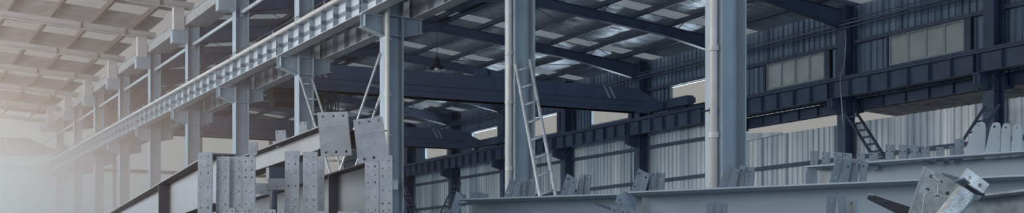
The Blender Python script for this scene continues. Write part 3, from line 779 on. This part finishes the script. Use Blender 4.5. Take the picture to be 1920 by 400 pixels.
def strip(x0, x1, y0, lab, z, skew=0, m='plate', cols=2, yb=470, rows=None):
    rows = rows or [y0+9, y0+24, y0+39, y0+65, y0+90, y0+104, y0+129, y0+152]
    w = x1-x0; hs = []; marks = []
    for i, y in enumerate(rows):
        for c in range(cols):
            x = x0+w*(.25+.5*c)+skew*(y-y0)/100 if cols == 2 else x0+w*.5
            if y < yb-6: hs.append((x+random.uniform(-.3, .3), y+random.uniform(-.8, .8)))
    for i in range(0, len(rows)-1):
        if cols == 2 and random.random() < .6:
            y = rows[i]; xl, xr = x0+w*.22, x0+w*.77
            marks.append([(xl-1, y-3), (xl+1, y+2.5), (x0+w*.5, y+1.2), (xr-1, y+1.5), (xr, y-2)])
        if cols == 2 and random.random() < .5:
            y, y2 = rows[i], rows[i+1]; xr = x0+w*.77
            marks.append([(xr+.5, y+2), (xr-1.5, (y+y2)/2), (xr-4, y2-1)])
    return plate_thing([(x0, y0), (x1, y0-.5), (x1+skew, yb), (x0+skew, yb)], z, FWD+RGT*.1, lab, hs, .0055, .014, m, marks, 'splice_strip', 'upright drilled strips')
strip(371, 397.5, 286.5, 'upright drilled strip at far left of the strips, glowing in the haze', 7.3, -1)
strip(406, 430, 294, 'upright drilled strip, second from the left, first of three touching', 7.35, -2)
strip(430, 455, 294.5, 'upright drilled strip, middle one of the three touching', 7.38, -1)
strip(455, 478, 294.5, 'upright drilled strip, right one of the three touching', 7.36, 0)
strip(534, 560.5, 284, 'upright drilled strip left of the narrow gap, below the big plates', 7.6, 0)
strip(568, 595, 285, 'upright drilled strip right of the narrow gap, below the big plates', 7.6, 0)
strip(596, 607, 297, 'narrow dark drilled strip edge on, beside the gap pair', 7.9, 0, 'plate', 1)
strip(684, 710, 304, 'upright drilled strip under the tilted big plate, left of a dark seam', 7.7, 0)
strip(711, 735, 292, 'upright drilled strip touching the downpipe column, right of a dark seam', 7.7, 1)
for poly, lab, hs in (([(475, 343.5), (509, 344.5), (508.5, 365.5), (475, 364.5)], 'small four hole plate, lower left one of two sticking sideways', [(478, 349), (491, 349.5), (478, 361), (491, 361)]),
                  ([(502.5, 335), (538, 335), (538, 356.5), (502.5, 356)], 'small four hole plate, upper right one of two sticking sideways', [(506, 340), (519, 352), (506, 352.5)])):
    plate_thing(poly, 7.8, FWD-RGT*.2, lab, hs, .004, .012, 'plate', (), 'drilled_plate')
for k, (a, b, y) in enumerate(((420, 440.5, 389.5), (442, 465, 390), (467, 489.5, 390), (494, 516, 392), (521, 532, 393), (594, 611, 396), (633, 653, 396.5), (656, 672, 397))):
    plate_thing([(a, y), (b, y+1.5), (b, 460), (a, 460)], 6.9, FWD+RGT*.15, 'small drilled tab on the bottom edge, %s from the left' % ORD[k], [(a+5, y+7), (b-5, y+7)] if b-a > 14 else [(a+5, y+7)], .004, .012, 'plate', (), 'cleat_tab', 'small tabs on the bottom edge')
# stand under the left pieces
st = thing('work_bench', (at(540, 470, 7.5).x, at(540, 470, 7.5).y, 0), 'steel work bench carrying the upright drilled strips', 'bench')
c = at(540, 470, 7.5); zt = 1.3+(YH-460)*6.9/F
zt = at(540, 470, 7.5).z-.005
dirx = RGT
MB().obox(V((c.x, c.y, zt-.06))-RGT*.75-FWD*.75, RGT*1.7, FWD*1.5, V((0, 0, .05))).build('bench_top', M['girt'], st)
for sx in (-.65, .85):
    for sy in (-.65, .65):
        q = V((c.x, c.y, 0))+RGT*sx+FWD*sy
        MB().tube([q, q+V((0, 0, zt-.06))], .035, 8).build('leg', M['girt'], st)

# ------------------------------------------------------------------ sky daylight, assumed key lamp and added fill lamps
w = bpy.data.worlds.new('sky'); bpy.context.scene.world = w; w.use_nodes = True
bg = w.node_tree.nodes['Background']; bg.inputs['Color'].default_value = (.318, .316, .306, 1); bg.inputs['Strength'].default_value = 1.0
def area(name, loc, tgt, sx, sy, power, col):
    l = bpy.data.lights.new(name, 'AREA'); l.shape = 'RECTANGLE'; l.size = sx; l.size_y = sy; l.energy = power; l.color = col
    o = bpy.data.objects.new(name, l); C.objects.link(o); o.location = loc
    d = (V(tgt)-V(loc)).normalized(); z = -d; x = V((0, 1, 0)); x = (x - z*x.dot(z)).normalized(); y = z.cross(x)
    o.rotation_euler = Matrix((x, y, z)).transposed().to_euler()
    return o
area('assumed_left_key_light', (-7.6, 46, 5.4), (10, 46, 4.6), 62, 6, 8500, (1.0, .97, .95))  # assumed unseen key lamp for the light from the left, no windows built there
area('near_fill_light', (9, -26, 8), (15, 30, 4.5), 12, 34, 3000, (.56, .76, 1.0))  # added fill lamp behind the lens, no gable opening there
area('near_right_fill_light', (20, -18, 3.2), (19, 45, 9.4), 5, 16, 2200, (.52, .74, 1.0))  # added lamp, lifts the right bay's foil and rafters from behind the lens
area('far_haze_fill_light', (-4.2, 79, 3.5), (4, 50, 3), 6, 6, 2200, (1.0, .80, .66))  # added lamp hidden left of view, warms the haze
area('overhead_fill_light', (4.5, 3.2, 10.7), (7.2, 7.5, 2), 8, 4, 220, (.76, .88, 1.0))  # added lamp above the view, top light for the foreground steel
area('outside_foil_fill_light', (31.2, 61, H(5.4)), (21, 61, H(8.9)), 36, 1.6, 3200, (.72, .86, 1.0))  # added lamp kept below the window sight lines, grazes the roof foil
area('left_foreground_fill_light', (-7.6, 3, 4.6), (7, 7, 2.2), 8, 5, 480, (.80, .90, 1.0))  # added unseen lamp, brightens the foreground beam webs
area('ridge_fill_light', (1.5, 40, 10.3), (9.5, 40, 5.5), 66, 1.2, 700, (.92, .96, 1.0))  # added unseen strip lamp, throws light down onto the left girder

cam = bpy.data.cameras.new('camera'); co = bpy.data.objects.new('camera', cam); C.objects.link(co)
co.location = EYE; co.rotation_euler = (math.pi/2, 0, -TH)
cam.sensor_width = 36; cam.lens = F*36/1920; cam.shift_x = 0; cam.shift_y = (YH-200)/1920; cam.clip_end = 400
sc = bpy.context.scene; sc.camera = co
vs = sc.view_settings; vs.view_transform = 'Standard'; vs.look = 'None'; vs.exposure = 0; vs.gamma = 1; vs.use_curve_mapping = False
sc.cycles.use_denoising = True; sc.cycles.max_bounces = 8; sc.cycles.transparent_max_bounces = 8

# added scatter volume imitating the warm flare low in the left bay
hz = MB().box((-7.0, 5, .1), (13.5, 79.5, 10.6)).build('haze', M['floor'])
hm = bpy.data.materials.new('flare_haze'); hm.use_nodes = True
nt = hm.node_tree; N = nt.nodes; L = nt.links; N.clear()
ho = N.new('ShaderNodeOutputMaterial'); vsn = N.new('ShaderNodeVolumeScatter'); vsn.inputs['Color'].default_value = (.68, .48, .385, 1); vsn.inputs['Anisotropy'].default_value = .1
tc = N.new('ShaderNodeTexCoord'); sp = N.new('ShaderNodeSeparateXYZ'); L.new(tc.outputs['Object'], sp.inputs[0])
def rng(o, a, b, c, d):
    r = N.new('ShaderNodeMapRange'); r.interpolation_type = 'SMOOTHSTEP'
    for i, v in enumerate((a, b, c, d)): r.inputs[i+1].default_value = v
    L.new(sp.outputs[o], r.inputs[0]); return r.outputs[0]
def mul(a, b):
    m_ = N.new('ShaderNodeMath'); m_.operation = 'MULTIPLY'
    for i, v in enumerate((a, b)):
        if isinstance(v, (int, float)): m_.inputs[i].default_value = v
        else: L.new(v, m_.inputs[i])
    return m_.outputs[0]
# object space: origin at the middle of the base (u 3.25, s 42.25)
def add(a, b):
    m_ = N.new('ShaderNodeMath'); m_.operation = 'ADD'; L.new(a, m_.inputs[0]); L.new(b, m_.inputs[1]); return m_.outputs[0]
den = mul(mul(rng('Y', -22, 14, 0, 1), rng('Z', 7.8, 2.5, .05, 1)), mul(rng('X', 7.5, 2.5, 0, 1), .30))
den = add(den, mul(mul(rng('Y', -15, -27, 0, 1), rng('X', .2, -2.2, 0, 1)), mul(rng('Z', 5, 1.5, 0, 1), .025)))  # extra density near the lens, fades the nearest left steel like flare
L.new(den, vsn.inputs['Density']); L.new(vsn.outputs[0], ho.inputs['Volume'])
hz.data.materials.clear(); hz.data.materials.append(hm)
tag(hz, 'warm glowing flare haze low in the far left bay', 'haze', None, 'stuff')
sc.cycles.volume_bounces = 1; sc.cycles.volume_max_steps = 96; sc.cycles.volume_step_rate = 2
